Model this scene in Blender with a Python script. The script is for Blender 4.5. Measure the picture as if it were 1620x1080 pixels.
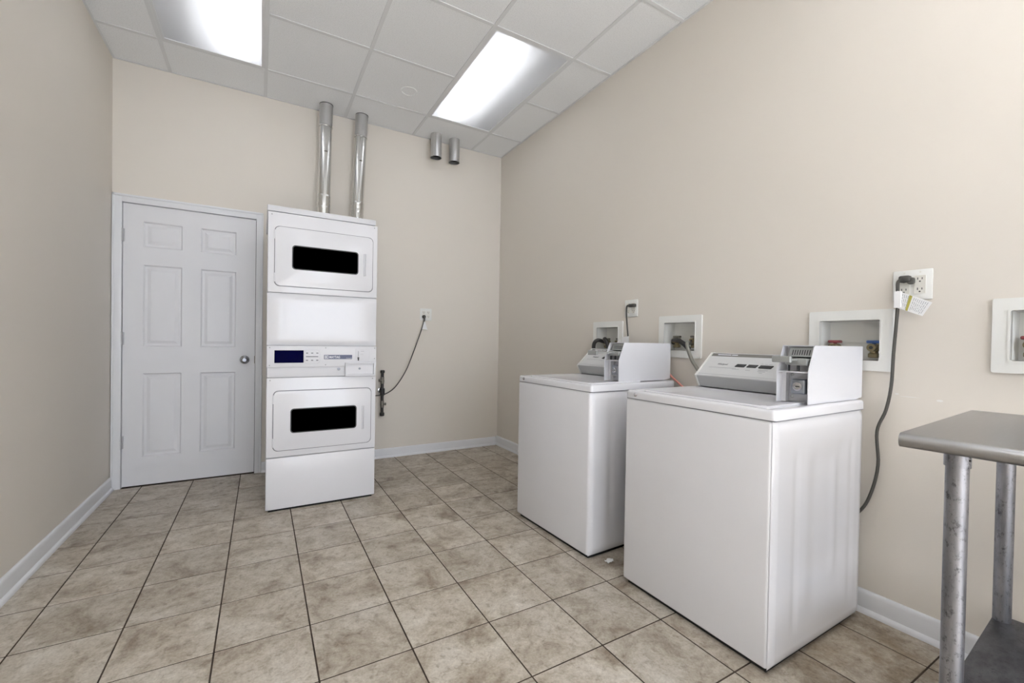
import bpy, bmesh, math, random
from mathutils import Vector, Matrix
random.seed(7)
PI = math.pi
S = bpy.context.scene
COL = S.collection
for o in list(bpy.data.objects):
    bpy.data.objects.remove(o)

# ------------------------------------------------------------------ camera
YAW, PITCH, ROLL = 0.51336, -0.011395, 0.016505
fw = Vector((math.sin(YAW)*math.cos(PITCH), math.cos(YAW)*math.cos(PITCH), math.sin(PITCH)))
rt = Vector((math.cos(YAW), -math.sin(YAW), 0)); up = rt.cross(fw)
r2 = math.cos(ROLL)*rt + math.sin(ROLL)*up
u2 = -math.sin(ROLL)*rt + math.cos(ROLL)*up
cd = bpy.data.cameras.new('camera'); cam = bpy.data.objects.new('camera', cd); COL.objects.link(cam)
cam.matrix_world = Matrix(((r2.x, u2.x, -fw.x, -2.19165), (r2.y, u2.y, -fw.y, -3.9607), (r2.z, u2.z, -fw.z, 1.09846), (0, 0, 0, 1)))
cd.sensor_width = 36; cd.sensor_fit = 'HORIZONTAL'; cd.lens = 674.804/1620*36
cd.shift_x = 16.273/1620; cd.shift_y = 6.714/1620; cd.clip_start = 0.02
S.camera = cam

# ------------------------------------------------------------------ world, daylight, exposure
W = bpy.data.worlds.new('world'); S.world = W; W.use_nodes = True
W.node_tree.nodes['Background'].inputs[0].default_value = (0.9, 0.95, 1.0, 1)
W.node_tree.nodes['Background'].inputs[1].default_value = 1.0
S.view_settings.view_transform = 'Standard'; S.view_settings.look = 'None'
S.view_settings.gamma = 1; S.view_settings.use_curve_mapping = False
S.view_settings.exposure = 0.11
DAY = 5.2; SKY = (.86, .935, 1.06)          # daylight through the shop window and glass door behind the camera
TUBES = (13.0, 40.0, 30.0)   # fluorescent tube radiance: row in view; added unseen rows above viewer, by window
SUN, SUN_EL, SUN_AZ = 70.0, 50.0, 4.0

RW, RH, RY = 3.112, 3.027, -7.2       # room width, ceiling height, front wall
def area_light(name, loc, sx, sz, power, col=(1, 0.98, 0.96)):
    l = bpy.data.lights.new(name, 'AREA'); l.shape = 'RECTANGLE'; l.size = sx; l.size_y = sz
    l.energy = power; l.color = col
    o = bpy.data.objects.new(name, l); COL.objects.link(o); o.location = loc
    o.rotation_euler = (PI/2, 0, 0)          # faces +y (into the room)
    return o
WIN = (-1.95, -.15, .45, 2.75); GDR = (-2.98, -2.06, 0, 2.6)      # x0, x1, z0, z1 of shop window and glass door
for nm, (a, b, c, d) in (('daylight_window', WIN), ('daylight_door', GDR)):
    area_light(nm, ((a+b)/2, RY-.16, (c+d)/2), b-a, d-c, DAY*PI*(b-a)*(d-c), SKY)

sl = bpy.data.lights.new('added_sun', 'SUN'); sl.energy = SUN; sl.angle = .02; sl.color = (.88, .955, 1.08)  # added sun: its unseen floor patch bounces light up to the ceiling
so = bpy.data.objects.new('added_sun', sl); COL.objects.link(so); so.location = (-1.5, RY-3, 5)
so.rotation_euler = (math.radians(90-SUN_EL), 0, math.radians(SUN_AZ))

# ------------------------------------------------------------------ materials
def srgb(r, g, b):
    f = lambda c: (c/255/12.92) if c/255 <= .04045 else ((c/255+.055)/1.055)**2.4
    return (f(r), f(g), f(b), 1)
class NT:
    def __init__(s, name):
        s.m = bpy.data.materials.new(name); s.m.use_nodes = True
        s.t = s.m.node_tree; s.n = s.t.nodes; s.b = s.n['Principled BSDF']
    def add(s, typ, **k):
        n = s.n.new(typ)
        for a, v in k.items(): setattr(n, a, v)
        return n
    def link(s, a, b): s.t.links.new(a, b)
    def set(s, **k):
        for a, v in k.items(): s.b.inputs[a.replace('_', ' ')].default_value = v
        return s
    def noise(s, scale, detail=4, rough=.55, vec=None, stretch=None, coord='Object', dist=0):
        n = s.add('ShaderNodeTexNoise'); n.inputs['Scale'].default_value = scale
        n.inputs['Detail'].default_value = detail; n.inputs['Roughness'].default_value = rough
        n.inputs['Distortion'].default_value = dist
        if vec is None:
            vec = s.add('ShaderNodeTexCoord').outputs[coord]
        if stretch:
            mp = s.add('ShaderNodeMapping'); mp.inputs['Scale'].default_value = stretch
            s.link(vec, mp.inputs[0]); vec = mp.outputs[0]
        s.link(vec, n.inputs['Vector']); return n.outputs['Fac']
    def ramp(s, fac, stops):
        r = s.add('ShaderNodeValToRGB'); e = r.color_ramp.elements
        while len(e) < len(stops): e.new(0.5)
        for x, (p, c) in zip(e, stops): x.position = p; x.color = c if len(c) == 4 else (*c, 1)
        s.link(fac, r.inputs[0]); return r.outputs[0]
    def mix(s, fac, a, b, mode='MIX'):
        m = s.add('ShaderNodeMix', data_type='RGBA', blend_type=mode)
        for sock, v in ((m.inputs[0], fac), (m.inputs[6], a), (m.inputs[7], b)):
            if hasattr(v, 'links') or isinstance(v, bpy.types.NodeSocket): s.link(v, sock)
            else: sock.default_value = v
        return m.outputs[2]
    def bump(s, h, strength=.2, dist=.002):
        b = s.add('ShaderNodeBump'); b.inputs['Strength'].default_value = strength; b.inputs['Distance'].default_value = dist
        s.link(h, b.inputs['Height']); s.link(b.outputs[0], s.b.inputs['Normal'])
    def color(s, sock): s.link(sock, s.b.inputs['Base Color'])
def plain(name, c, rough=.5, metal=0, spec=.5, coat=0):
    t = NT(name); n = t.noise(9, 3)
    d = tuple(min(1, x*.97) for x in c[:3])+(1,)
    t.color(t.mix(n, d, c)); t.set(Roughness=rough, Metallic=metal, Specular_IOR_Level=spec, Coat_Weight=coat)
    return t.m
M = {}
def mk_wall():
    t = NT('beige_wall_paint'); g = t.add('ShaderNodeNewGeometry').outputs['Position']
    n = t.noise(1.3, 3, vec=g); f = t.noise(160, 2, vec=g)
    t.color(t.mix(n, srgb(220, 213, 203), srgb(223, 217, 208)))
    t.set(Roughness=.62, Specular_IOR_Level=.35); t.bump(f, .12, .0015); return t.m
M['wall'] = mk_wall()
def mk_ctile():
    t = NT('ceiling_tile_mineral'); g = t.add('ShaderNodeNewGeometry').outputs['Position']
    f = t.noise(190, 3, vec=g, rough=.7); c = t.ramp(f, [(.36, srgb(224, 225, 226)), (.47, srgb(243, 244, 245))])
    t.color(c); t.set(Roughness=.9, Specular_IOR_Level=.2); t.bump(f, .25, .002); return t.m
M['ctile'] = mk_ctile()
M['tee'] = plain('white_tee_metal', srgb(226, 227, 228), .45)
M['housing'] = plain('grey_reflector_housing', srgb(206, 206, 208), .6)
M['trim'] = plain('white_trim_paint', srgb(228, 229, 232), .35)
M['door'] = plain('white_door_paint', srgb(226, 226, 229), .38)
M['appl'] = plain('white_appliance_enamel', srgb(225, 225, 229), .24, coat=.3)
M['applm'] = plain('white_appliance_satin', srgb(219, 219, 223), .38)
M['grey_band'] = plain('pale_grey_plastic', srgb(214, 214, 218), .4)
M['dark_gap'] = plain('dark_shadow_gap', srgb(60, 60, 62), .8)
M['gap_shade'] = plain('grey_gap_shade', srgb(132, 132, 138), .7)
M['black'] = plain('black_door_glass', (.0, .0, .0, 1), .5, spec=.0)
M['navy'] = plain('navy_display', (.0006, .0007, .030, 1), .5, spec=.02)
M['badge'] = plain('slate_badge', srgb(92, 98, 124), .45)
M['print_grey'] = plain('grey_print', srgb(120, 122, 128), .6)
M['print_lgrey'] = plain('light_grey_print', srgb(178, 180, 184), .6)
M['print_white'] = plain('white_print', srgb(235, 237, 242), .6)
M['print_black'] = plain('black_print', srgb(52, 53, 55), .5)
M['plastic'] = plain('white_plastic', srgb(232, 232, 228), .35)
M['cream'] = plain('ivory_plastic', srgb(228, 226, 218), .4)
M['screw'] = plain('steel_screw', srgb(176, 177, 180), .3, metal=1)
M['hinge'] = plain('painted_hinge_grey', srgb(188, 188, 192), .4, metal=.3)
M['chrome'] = plain('chrome', srgb(196, 197, 202), .12, metal=1)
M['nickel'] = plain('satin_nickel', srgb(150, 150, 153), .25, metal=1)
M['rubber'] = plain('charcoal_rubber_cord', srgb(72, 70, 66), .55)
M['hose'] = plain('grey_rubber_hose', srgb(128, 126, 118), .5)
M['hose_dark'] = plain('dark_rubber_hose', srgb(44, 41, 40), .5)
M['pink'] = plain('salmon_hose', srgb(206, 140, 128), .5)
M['brass'] = plain('tarnished_brass', srgb(150, 138, 108), .4, metal=.8)
M['iron'] = plain('black_iron_pipe', srgb(46, 44, 43), .5)
M['galv_fit'] = plain('galvanised_fitting', srgb(128, 124, 116), .45, metal=.6)
M['red'] = plain('red_handle', srgb(132, 62, 66), .45)
M['blue'] = plain('blue_handle', srgb(66, 98, 160), .45)
M['paper'] = plain('white_paper', srgb(240, 240, 240), .8)
M['yellow'] = plain('yellow_label_band', srgb(176, 168, 84), .8)
M['wallchip'] = plain('white_spackle', srgb(232, 230, 226), .8)
M['silver'] = plain('silver_console_plastic', srgb(206, 207, 208), .38)
M['silver_dk'] = plain('darker_silver_console', srgb(186, 187, 188), .34)
M['charcoal'] = plain('charcoal_strip', srgb(112, 110, 106), .45)
M['cast'] = plain('cast_grey_metal', srgb(160, 162, 160), .42, metal=.45)
M['steel_lock'] = plain('lock_steel', srgb(150, 154, 162), .3, metal=.8)
M['vault'] = plain('vault_plate_grey', srgb(196, 198, 204), .4, metal=.2)
M['void'] = plain('dark_interior_and_shade', srgb(18, 18, 18), .8)
M['deck'] = plain('plenum_deck', srgb(90, 90, 90), .9)
M['frame_al'] = plain('aluminium_frame', srgb(170, 170, 172), .35, metal=1)
def mk_grout():
    t = NT('dark_grout'); g = t.add('ShaderNodeNewGeometry').outputs['Position']
    n = t.noise(14, 4, vec=g); t.color(t.ramp(n, [(.3, srgb(40, 30, 22)), (.7, srgb(76, 63, 51))])); t.set(Roughness=.95); return t.m
M['grout'] = mk_grout()
def mk_ftile():
    t = NT('taupe_stone_floor_tile')
    oc = t.add('ShaderNodeTexCoord').outputs['Object']; oi = t.add('ShaderNodeObjectInfo')
    mu = t.add('ShaderNodeVectorMath', operation='MULTIPLY_ADD')
    cx = t.add('ShaderNodeCombineXYZ'); t.link(oi.outputs['Random'], cx.inputs[0]); t.link(oi.outputs['Random'], cx.inputs[1])
    mu.inputs[1].default_value = (37, 71, 0); t.link(cx.outputs[0], mu.inputs[0]); t.link(oc, mu.inputs[2])
    v = mu.outputs[0]
    a = t.noise(5.5, 9, .70, vec=v, dist=.5); b = t.noise(30, 7, .72, vec=v, dist=.4); s = t.noise(110, 4, .65, vec=v)
    base = t.ramp(a, [(.32, srgb(142, 129, 114)), (.45, srgb(182, 172, 157)), (.55, srgb(200, 192, 179)), (.70, srgb(218, 212, 202))])
    vein = t.ramp(b, [(.34, (.56, .52, .47)), (.46, (.90, .88, .86)), (.58, (1.0, 1.0, 1.0)), (.70, (1.15, 1.15, 1.14))])
    c = t.mix(.85, base, vein, 'MULTIPLY')
    c = t.mix(1, c, t.ramp(s, [(.34, (.86, .85, .83)), (.5, (1, 1, 1)), (.66, (1.1, 1.1, 1.1))]), 'MULTIPLY')
    tone = t.add('ShaderNodeMapRange'); tone.inputs[3].default_value = .82; tone.inputs[4].default_value = .95
    t.link(oi.outputs['Random'], tone.inputs[0])
    c = t.mix(1, c, tone.outputs[0], 'MULTIPLY')
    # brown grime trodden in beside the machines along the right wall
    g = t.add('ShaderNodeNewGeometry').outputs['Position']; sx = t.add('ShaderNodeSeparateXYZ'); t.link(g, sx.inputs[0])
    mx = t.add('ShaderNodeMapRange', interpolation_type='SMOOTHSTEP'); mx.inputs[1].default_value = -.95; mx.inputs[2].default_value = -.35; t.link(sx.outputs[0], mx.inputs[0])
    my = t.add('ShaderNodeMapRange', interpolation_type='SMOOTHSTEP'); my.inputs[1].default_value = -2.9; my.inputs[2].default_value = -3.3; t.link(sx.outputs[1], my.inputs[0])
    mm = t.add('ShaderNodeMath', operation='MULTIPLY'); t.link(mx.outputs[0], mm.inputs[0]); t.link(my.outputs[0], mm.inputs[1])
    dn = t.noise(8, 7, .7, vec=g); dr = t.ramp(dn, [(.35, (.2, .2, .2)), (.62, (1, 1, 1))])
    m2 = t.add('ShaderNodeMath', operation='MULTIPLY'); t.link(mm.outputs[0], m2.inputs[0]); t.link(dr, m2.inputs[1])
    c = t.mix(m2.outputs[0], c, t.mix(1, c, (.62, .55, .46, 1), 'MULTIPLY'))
    t.color(c); t.set(Roughness=.42, Specular_IOR_Level=.35)
    t.bump(s, .15, .0015); return t.m
M['ftile'] = mk_ftile()
def mk_metal(name, c0, c1, rough, stretch, scale=6, metal=1, spots=0):
    t = NT(name); n = t.noise(scale, 5, .6, stretch=stretch)
    c = t.ramp(n, [(.3, c0), (.7, c1)])
    if spots:
        sp = t.noise(75, 7, .75, stretch=(1, 1, .6)); k = t.ramp(sp, [(.33, (.9, .9, .9)), (.46, (0, 0, 0))])
        c = t.mix(k, c, srgb(70, 70, 74))
    t.color(c); t.set(Roughness=rough, Metallic=metal); t.bump(n, .05, .001); return t.m
M['stainless'] = mk_metal('brushed_stainless', srgb(158, 158, 159), srgb(162, 162, 163), .30, (1, 22, 1), 8)
M['galv_leg'] = mk_metal('scuffed_galvanised_leg', srgb(116, 117, 123), srgb(160, 160, 165), .42, (4, 4, .6), 10, .85, 1)
M['galv_shelf'] = mk_metal('dark_scuffed_shelf', srgb(74, 75, 80), srgb(112, 113, 118), .5, (1, 3, 1), 12, .7, 1)
M['duct'] = mk_metal('galvanised_duct', srgb(196, 196, 196), srgb(214, 214, 214), .42, (6, 6, .4), 5, .95)
M['foil'] = mk_metal('bright_aluminium_duct', srgb(205, 205, 203), srgb(228, 228, 227), .22, (3, 3, .3), 5, 1)
M['duct_in'] = plain('duct_inside', srgb(70, 70, 70), .5, metal=.8)
def mk_emit(k):
    t = NT('lit_fluorescent_tube'); t.set(Emission_Strength=TUBES[k], Emission_Color=(.94, .965, 1.0, 1), Base_Color=(.9, .9, .9, 1)); return t.m
for k in range(3): M['tube_on%d' % k] = mk_emit(k)
M['tube_off'] = plain('unlit_fluorescent_tube', srgb(230, 230, 230), .3)
def mk_lens():
    t = NT('prismatic_acrylic_lens'); n = t.n; out = n['Material Output']
    tl = t.add('ShaderNodeBsdfTranslucent'); tl.inputs[0].default_value = (.92, .92, .92, 1)
    df = t.add('ShaderNodeBsdfDiffuse'); df.inputs[0].default_value = (.75, .75, .76, 1)
    tr = t.add('ShaderNodeBsdfTransparent')
    a = t.add('ShaderNodeMixShader'); a.inputs[0].default_value = .35; t.link(tl.outputs[0], a.inputs[1]); t.link(df.outputs[0], a.inputs[2])
    b = t.add('ShaderNodeMixShader'); b.inputs[0].default_value = .10; t.link(a.outputs[0], b.inputs[1]); t.link(tr.outputs[0], b.inputs[2])
    t.link(b.outputs[0], out.inputs[0]); return t.m
M['lens'] = mk_lens()
def mk_pane():
    t = NT('window_glass'); out = t.n['Material Output']
    tr = t.add('ShaderNodeBsdfTransparent'); gl = t.add('ShaderNodeBsdfGlossy'); gl.inputs['Roughness'].default_value = .02
    b = t.add('ShaderNodeMixShader'); b.inputs[0].default_value = .08; t.link(tr.outputs[0], b.inputs[1]); t.link(gl.outputs[0], b.inputs[2]); t.link(b.outputs[0], out.inputs[0]); return t.m
M['pane'] = mk_pane()

# ------------------------------------------------------------------ mesh helpers
class MB:
    def __init__(s): s.bm = bmesh.new()
    def _merge(s, tmp):
        me = bpy.data.meshes.new('t'); tmp.to_mesh(me); tmp.free(); s.bm.from_mesh(me); bpy.data.meshes.remove(me); return s
    def box(s, x0, x1, y0, y1, z0, z1, bev=0, seg=2):
        t = bmesh.new()
        bmesh.ops.create_cube(t, size=1, matrix=Matrix.Translation(((x0+x1)/2, (y0+y1)/2, (z0+z1)/2)) @ Matrix.Diagonal((abs(x1-x0), abs(y1-y0), abs(z1-z0), 1)))
        if bev: bmesh.ops.bevel(t, geom=t.edges[:], offset=bev, segments=seg, profile=.5, affect='EDGES')
        return s._merge(t)
    def cyl(s, p0, p1, r, seg=20, r1=None, caps=True):
        p0, p1 = Vector(p0), Vector(p1); d = p1-p0; r1 = r if r1 is None else r1
        q = d.to_track_quat('Z', 'Y').to_matrix()
        A = [s.bm.verts.new(p0+q @ Vector((math.cos(a)*r, math.sin(a)*r, 0))) for a in [2*PI*i/seg for i in range(seg)]]
        B = [s.bm.verts.new(p1+q @ Vector((math.cos(a)*r1, math.sin(a)*r1, 0))) for a in [2*PI*i/seg for i in range(seg)]]
        for i in range(seg): s.bm.faces.new((A[i], A[(i+1) % seg], B[(i+1) % seg], B[i]))
        if caps: s.bm.faces.new(A[::-1]); s.bm.faces.new(B)
        return s
    def lathe(s, prof, p=(0, 0, 0), axis=(0, 0, 1), seg=24, caps=True):
        q = Vector(axis).to_track_quat('Z', 'Y').to_matrix(); p = Vector(p); rings = []
        for r, h in prof:
            rings.append([s.bm.verts.new(p+q @ Vector((math.cos(2*PI*i/seg)*r, math.sin(2*PI*i/seg)*r, h))) for i in range(seg)])
        for A, B in zip(rings, rings[1:]):
            for i in range(seg): s.bm.faces.new((A[i], A[(i+1) % seg], B[(i+1) % seg], B[i]))
        if caps: s.bm.faces.new(rings[0][::-1]); s.bm.faces.new(rings[-1])
        return s
    def prism(s, pts, a, b, plane='xz'):
        """closed outline pts in the given plane extruded along the remaining axis from a to b"""
        def P(u, v, w): return {'xz': (u, w, v), 'xy': (u, v, w), 'yz': (w, u, v)}[plane]
        A = [s.bm.verts.new(P(u, v, a)) for u, v in pts]; B = [s.bm.verts.new(P(u, v, b)) for u, v in pts]
        n = len(pts)
        for i in range(n): s.bm.faces.new((A[i], A[(i+1) % n], B[(i+1) % n], B[i]))
        s.bm.faces.new(A[::-1]); s.bm.faces.new(B); return s
    def ring(s, outer, inner, a, b, plane='xz'):
        def P(u, v, w): return {'xz': (u, w, v), 'xy': (u, v, w), 'yz': (w, u, v)}[plane]
        n = len(outer); L = [[s.bm.verts.new(P(u, v, w)) for u, v in pts] for pts, w in ((outer, a), (outer, b), (inner, b), (inner, a))]
        for k in range(4):
            A, B = L[k], L[(k+1) % 4]
            for i in range(n): s.bm.faces.new((A[i], A[(i+1) % n], B[(i+1) % n], B[i]))
        return s
    def tube(s, pts, r, seg=10, sub=6):
        pts = [Vector(p) for p in pts]; P = []
        for i in range(len(pts)-1):
            p0, p1, p2, p3 = pts[max(i-1, 0)], pts[i], pts[i+1], pts[min(i+2, len(pts)-1)]
            for k in range(sub):
                u = k/sub; P.append(.5*((2*p1)+(p2-p0)*u+(2*p0-5*p1+4*p2-p3)*u*u+(3*p1-p0-3*p2+p3)*u**3))
        P.append(pts[-1]); rings = []; N = None
        for i, p in enumerate(P):
            t = (P[min(i+1, len(P)-1)]-P[max(i-1, 0)]).normalized()
            if N is None: N = t.orthogonal().normalized()
            N = (N-t*N.dot(t)).normalized(); B = t.cross(N)
            rings.append([s.bm.verts.new(p+N*math.cos(2*PI*k/seg)*r+B*math.sin(2*PI*k/seg)*r) for k in range(seg)])
        for A, B in zip(rings, rings[1:]):
            for i in range(seg): s.bm.faces.new((A[i], A[(i+1) % seg], B[(i+1) % seg], B[i]))
        s.bm.faces.new(rings[0][::-1]); s.bm.faces.new(rings[-1]); return s
    def quad(s, *p):
        s.bm.faces.new([s.bm.verts.new(q) for q in p]); return s
    def mesh(s, name, mat, smooth=True, ang=35):
        bmesh.ops.recalc_face_normals(s.bm, faces=s.bm.faces[:])
        me = bpy.data.meshes.new(name); s.bm.to_mesh(me); s.bm.free()
        if mat: me.materials.append(M[mat] if isinstance(mat, str) else mat)
        if smooth:
            me.polygons.foreach_set('use_smooth', [True]*len(me.polygons)); me.set_sharp_from_angle(angle=math.radians(ang))
        return me
    def build(s, name, mat, parent=None, smooth=True, ang=35, label=None, loc=None):
        return link(name, s.mesh(name, mat, smooth, ang), parent, label, loc)
def link(name, me, parent=None, label=None, loc=None):
    o = bpy.data.objects.new(name, me); COL.objects.link(o)
    if parent: o.parent = parent
    if label: o['label'] = label
    if loc: o.location = loc
    return o
def rrect(x0, x1, z0, z1, r, n=6):
    P = []
    for cx, cz, a0 in ((x1-r, z1-r, 0), (x0+r, z1-r, 90), (x0+r, z0+r, 180), (x1-r, z0+r, 270)):
        for i in range(n+1):
            a = math.radians(a0+90*i/n); P.append((cx+r*math.cos(a), cz+r*math.sin(a)))
    return P
def empty(name, label, cat, loc=(0, 0, 0), rz=0, group=None):
    o = bpy.data.objects.new(name, None); COL.objects.link(o); o.location = loc; o.rotation_euler = (0, 0, rz); o.empty_display_size = .1
    return tag(o, label, cat, group)
def tag(o, label, cat, group=None):
    o['label'] = label; o['category'] = cat
    if group: o['group'] = group
    return o
def struct(o, label=None, cat=None):
    o['kind'] = 'structure'
    if label: o['label'] = label
    if cat: o['category'] = cat
    return o
def text_mesh(txt, size, mat, shear=0, depth=.0004, bold=0):
    c = bpy.data.curves.new('txt', 'FONT'); c.body = txt; c.size = size; c.shear = shear; c.extrude = depth; c.offset = bold; c.resolution_u = 3
    o = bpy.data.objects.new('txt', c); COL.objects.link(o)
    dg = bpy.context.evaluated_depsgraph_get(); me = bpy.data.meshes.new_from_object(o.evaluated_get(dg))
    bpy.data.objects.remove(o); bpy.data.curves.remove(c)
    me.materials.clear(); me.materials.append(M[mat]); return me
def copy_tree(o, parent=None):
    c = o.copy(); COL.objects.link(c); c.parent = parent
    for ch in list(o.children): copy_tree(ch, c)
    return c
def cells(mb, us, vs, holes, mk):
    for u0, u1 in zip(us, us[1:]):
        for v0, v1 in zip(vs, vs[1:]):
            cu, cv = (u0+u1)/2, (v0+v1)/2
            if any(h[0] < cu < h[1] and h[2] < cv < h[3] for h in holes): continue
            mk(u0, u1, v0, v1)
def wall(name, axis, inner, thick, u0, u1, z1, holes, label):
    mb = MB(); us = sorted({u0, u1, *[h[0] for h in holes], *[h[1] for h in holes]}); zs = sorted({0, z1, *[max(0, h[2]) for h in holes], *[h[3] for h in holes]})
    if axis == 'x': f = lambda a, b, c, d: mb.box(min(inner, inner+thick), max(inner, inner+thick), a, b, c, d)
    else: f = lambda a, b, c, d: mb.box(a, b, min(inner, inner+thick), max(inner, inner+thick), c, d)
    cells(mb, us, zs, holes, f)
    return struct(mb.build(name, 'wall', smooth=False), label, 'wall')

# ------------------------------------------------------------------ the room
TOP = RH+.2
# supply boxes in the right wall: y of the far side, z of the top, outside size .30 x .254
BOXES = [(-1.494, 1.251), (-2.104, 1.268), (-2.951, 1.252), (-3.511, 1.270)]
BW, BH, LIP = .298, .252, .042
rholes = [(y-BW+LIP, y-LIP, z-BH+LIP, z-LIP) for y, z in BOXES]
wall_right = wall('wall_right', 'x', 0, .14, RY, 0, TOP, rholes, 'beige painted wall behind the washing machines')
wall_left = wall('wall_left', 'x', -RW, -.14, RY, 0, TOP, [], 'bare beige painted wall on the left')
DX0, DX1, DZ = -3.052, -2.236, 2.034
wall_back = wall('wall_back', 'y', 0, .14, -RW-.14, .14, TOP, [(DX0-.006, DX1+.006, -1, DZ+.006)], 'beige painted end wall with the white door')
wall_front = wall('wall_front', 'y', RY, -.14, -RW-.14, .14, TOP, [(GDR[0], GDR[1], -1, GDR[3]), WIN], 'beige painted front wall with shop window and glass door')
# window and glass door behind the viewer
def framed(name, r, t, label, cat):
    a, b, c, d = r
    w = struct(MB().ring([(a, c), (b, c), (b, d), (a, d)], [(a+t, c+t), (b-t, c+t), (b-t, d-t), (a+t, d-t)], RY-.10, RY-.03).build(name, 'frame_al', smooth=False), label, cat)
    MB().box(a+t, b-t, RY-.07, RY-.065, c+t, d-t).build('pane', 'pane', w, smooth=False); return w
w = framed('window_1', WIN, .05, 'wide aluminium framed shop window in the front wall', 'window')
MB().box(-1.07, -1.03, RY-.09, RY-.04, WIN[2]+.05, WIN[3]-.05).build('mullion', 'frame_al', w, smooth=False)
w = framed('door_2', GDR, .07, 'aluminium framed glass entrance door in the front wall', 'door')
MB().box(GDR[0]+.07, GDR[1]-.07, RY-.09, RY-.04, 2.1, 2.16).build('transom_bar', 'frame_al', w, smooth=False)
MB().tube([(-2.16, RY-.04, .9), (-2.16, RY+.02, .93), (-2.16, RY+.02, 1.17), (-2.16, RY-.04, 1.2)], .011).build('pull_handle', 'chrome', w)

# floor: slab (grout bed) and every tile
floor = struct(MB().box(-RW-.14, .14, RY-.14, .14, -.10, -.0013).build('floor', 'grout', smooth=False), 'dark grouted floor of taupe square stone-look tiles', 'floor')
TS, TX, TY = .3061, -2.9381, -1.2793
gx, gy = .0056, .0052
txs = [-RW]+[TX+i*TS for i in range(0, 10)]+[0]
tys = [RY]+sorted([TY+i*TS for i in range(-24, 5)])+[0]
txs = [t for t in txs if -RW-1e-6 <= t <= 0]; tys = [t for t in tys if RY-1e-6 <= t <= 0]
tcache = {}; rest = MB()
def slab_mesh(name, wx, wy, th, bev, mat, key):
    if key not in tcache:
        mb = MB(); mb.box(-wx/2, wx/2, -wy/2, wy/2, -th, 0, bev, 1); tcache[key] = mb.mesh(name, mat, smooth=False)
    return tcache[key]
for x0, x1 in zip(txs, txs[1:]):
    for y0, y1 in zip(tys, tys[1:]):
        wx, wy = x1-x0-gx, y1-y0-gy
        if wx < .01 or wy < .01: continue
        if y1 < -4.7: rest.box(x0+gx/2, x1-gx/2, y0+gy/2, y1-gy/2, -.008, 0, .0012, 1); continue
        me = slab_mesh('floor_tile', wx, wy, .008, .0009, 'ftile', ('f', round(wx, 3), round(wy, 3)))
        o = link('floor_tile', me, floor, loc=((x0+x1)/2, (y0+y1)/2, random.uniform(-.0004, .0004)))
        o.rotation_euler = (0, 0, 0)

ro = rest.build('floor_tiles_beyond', 'ftile', floor, smooth=False); ro['kind'] = 'stuff'

# ceiling: deck, tee bars, lay-in tiles
ceiling = struct(MB().box(-RW-.14, .14, RY-.14, .14, TOP, TOP+.1).build('ceiling', 'deck', smooth=False), 'suspended grid ceiling with white lay-in tiles', 'ceiling')
G = .6096; GX, GY = -2.7873, -.4056
cxs = [-RW]+[GX+i*G for i in range(5)]+[0]
cys = [0]+[GY-i*G for i in range(14)]; cys = [c for c in cys if c > RY]+[RY]
LIGHT_CELLS = {(c, r) for c in (1, 4) for r in (1, 2, 6, 7, 10, 11)}
TB = .024
for i, (x0, x1) in enumerate(zip(cxs, cxs[1:])):
    for j, (y1, y0) in enumerate(zip(cys, cys[1:])):
        if (i, j) in LIGHT_CELLS: continue
        wx, wy = x1-x0-.006, y1-y0-.006
        me = slab_mesh('ceiling_tile', wx, wy, .015, .002, 'ctile', ('c', round(wx, 3), round(wy, 3)))
        link('ceiling_tile', me, ceiling, loc=((x0+x1)/2, (y0+y1)/2, RH+.015+.0045))
for x in cxs[1:-1]:
    MB().box(x-TB/2, x+TB/2, RY, 0, RH, RH+.004, .0006, 1).build('main_tee', 'tee', ceiling, smooth=False)
for j, y in enumerate(cys[1:-1], 1):
    for i, (x0, x1) in enumerate(zip(cxs, cxs[1:])):
        if (i, j-1) in LIGHT_CELLS and (i, j) in LIGHT_CELLS: continue
        MB().box(x0+TB/2 if i else x0, x1-TB/2 if i < 5 else x1, y-TB/2, y+TB/2, RH, RH+.004, .0006, 1).build('cross_tee', 'tee', ceiling, smooth=False)
for nm, b in (('wall_angle', (-RW, 0, -.014, 0)), ('wall_angle', (-RW, -RW+.014, RY, -.014)), ('wall_angle', (-.014, 0, RY, -.014))):
    MB().box(b[0], b[1], b[2], b[3], RH, RH+.003).build(nm, 'tee', ceiling, smooth=False)
# round plug in the tile above the dryer
MB().ring([(-1.205+.062*math.cos(a), -.672+.062*math.sin(a)) for a in [2*PI*k/32 for k in range(32)]],
          [(-1.205+.054*math.cos(a), -.672+.054*math.sin(a)) for a in [2*PI*k/32 for k in range(32)]], RH+.0022, RH+.006, 'xy').build('round_tile_plug', 'ctile', ceiling, label='faint round ring on a ceiling tile')

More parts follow.
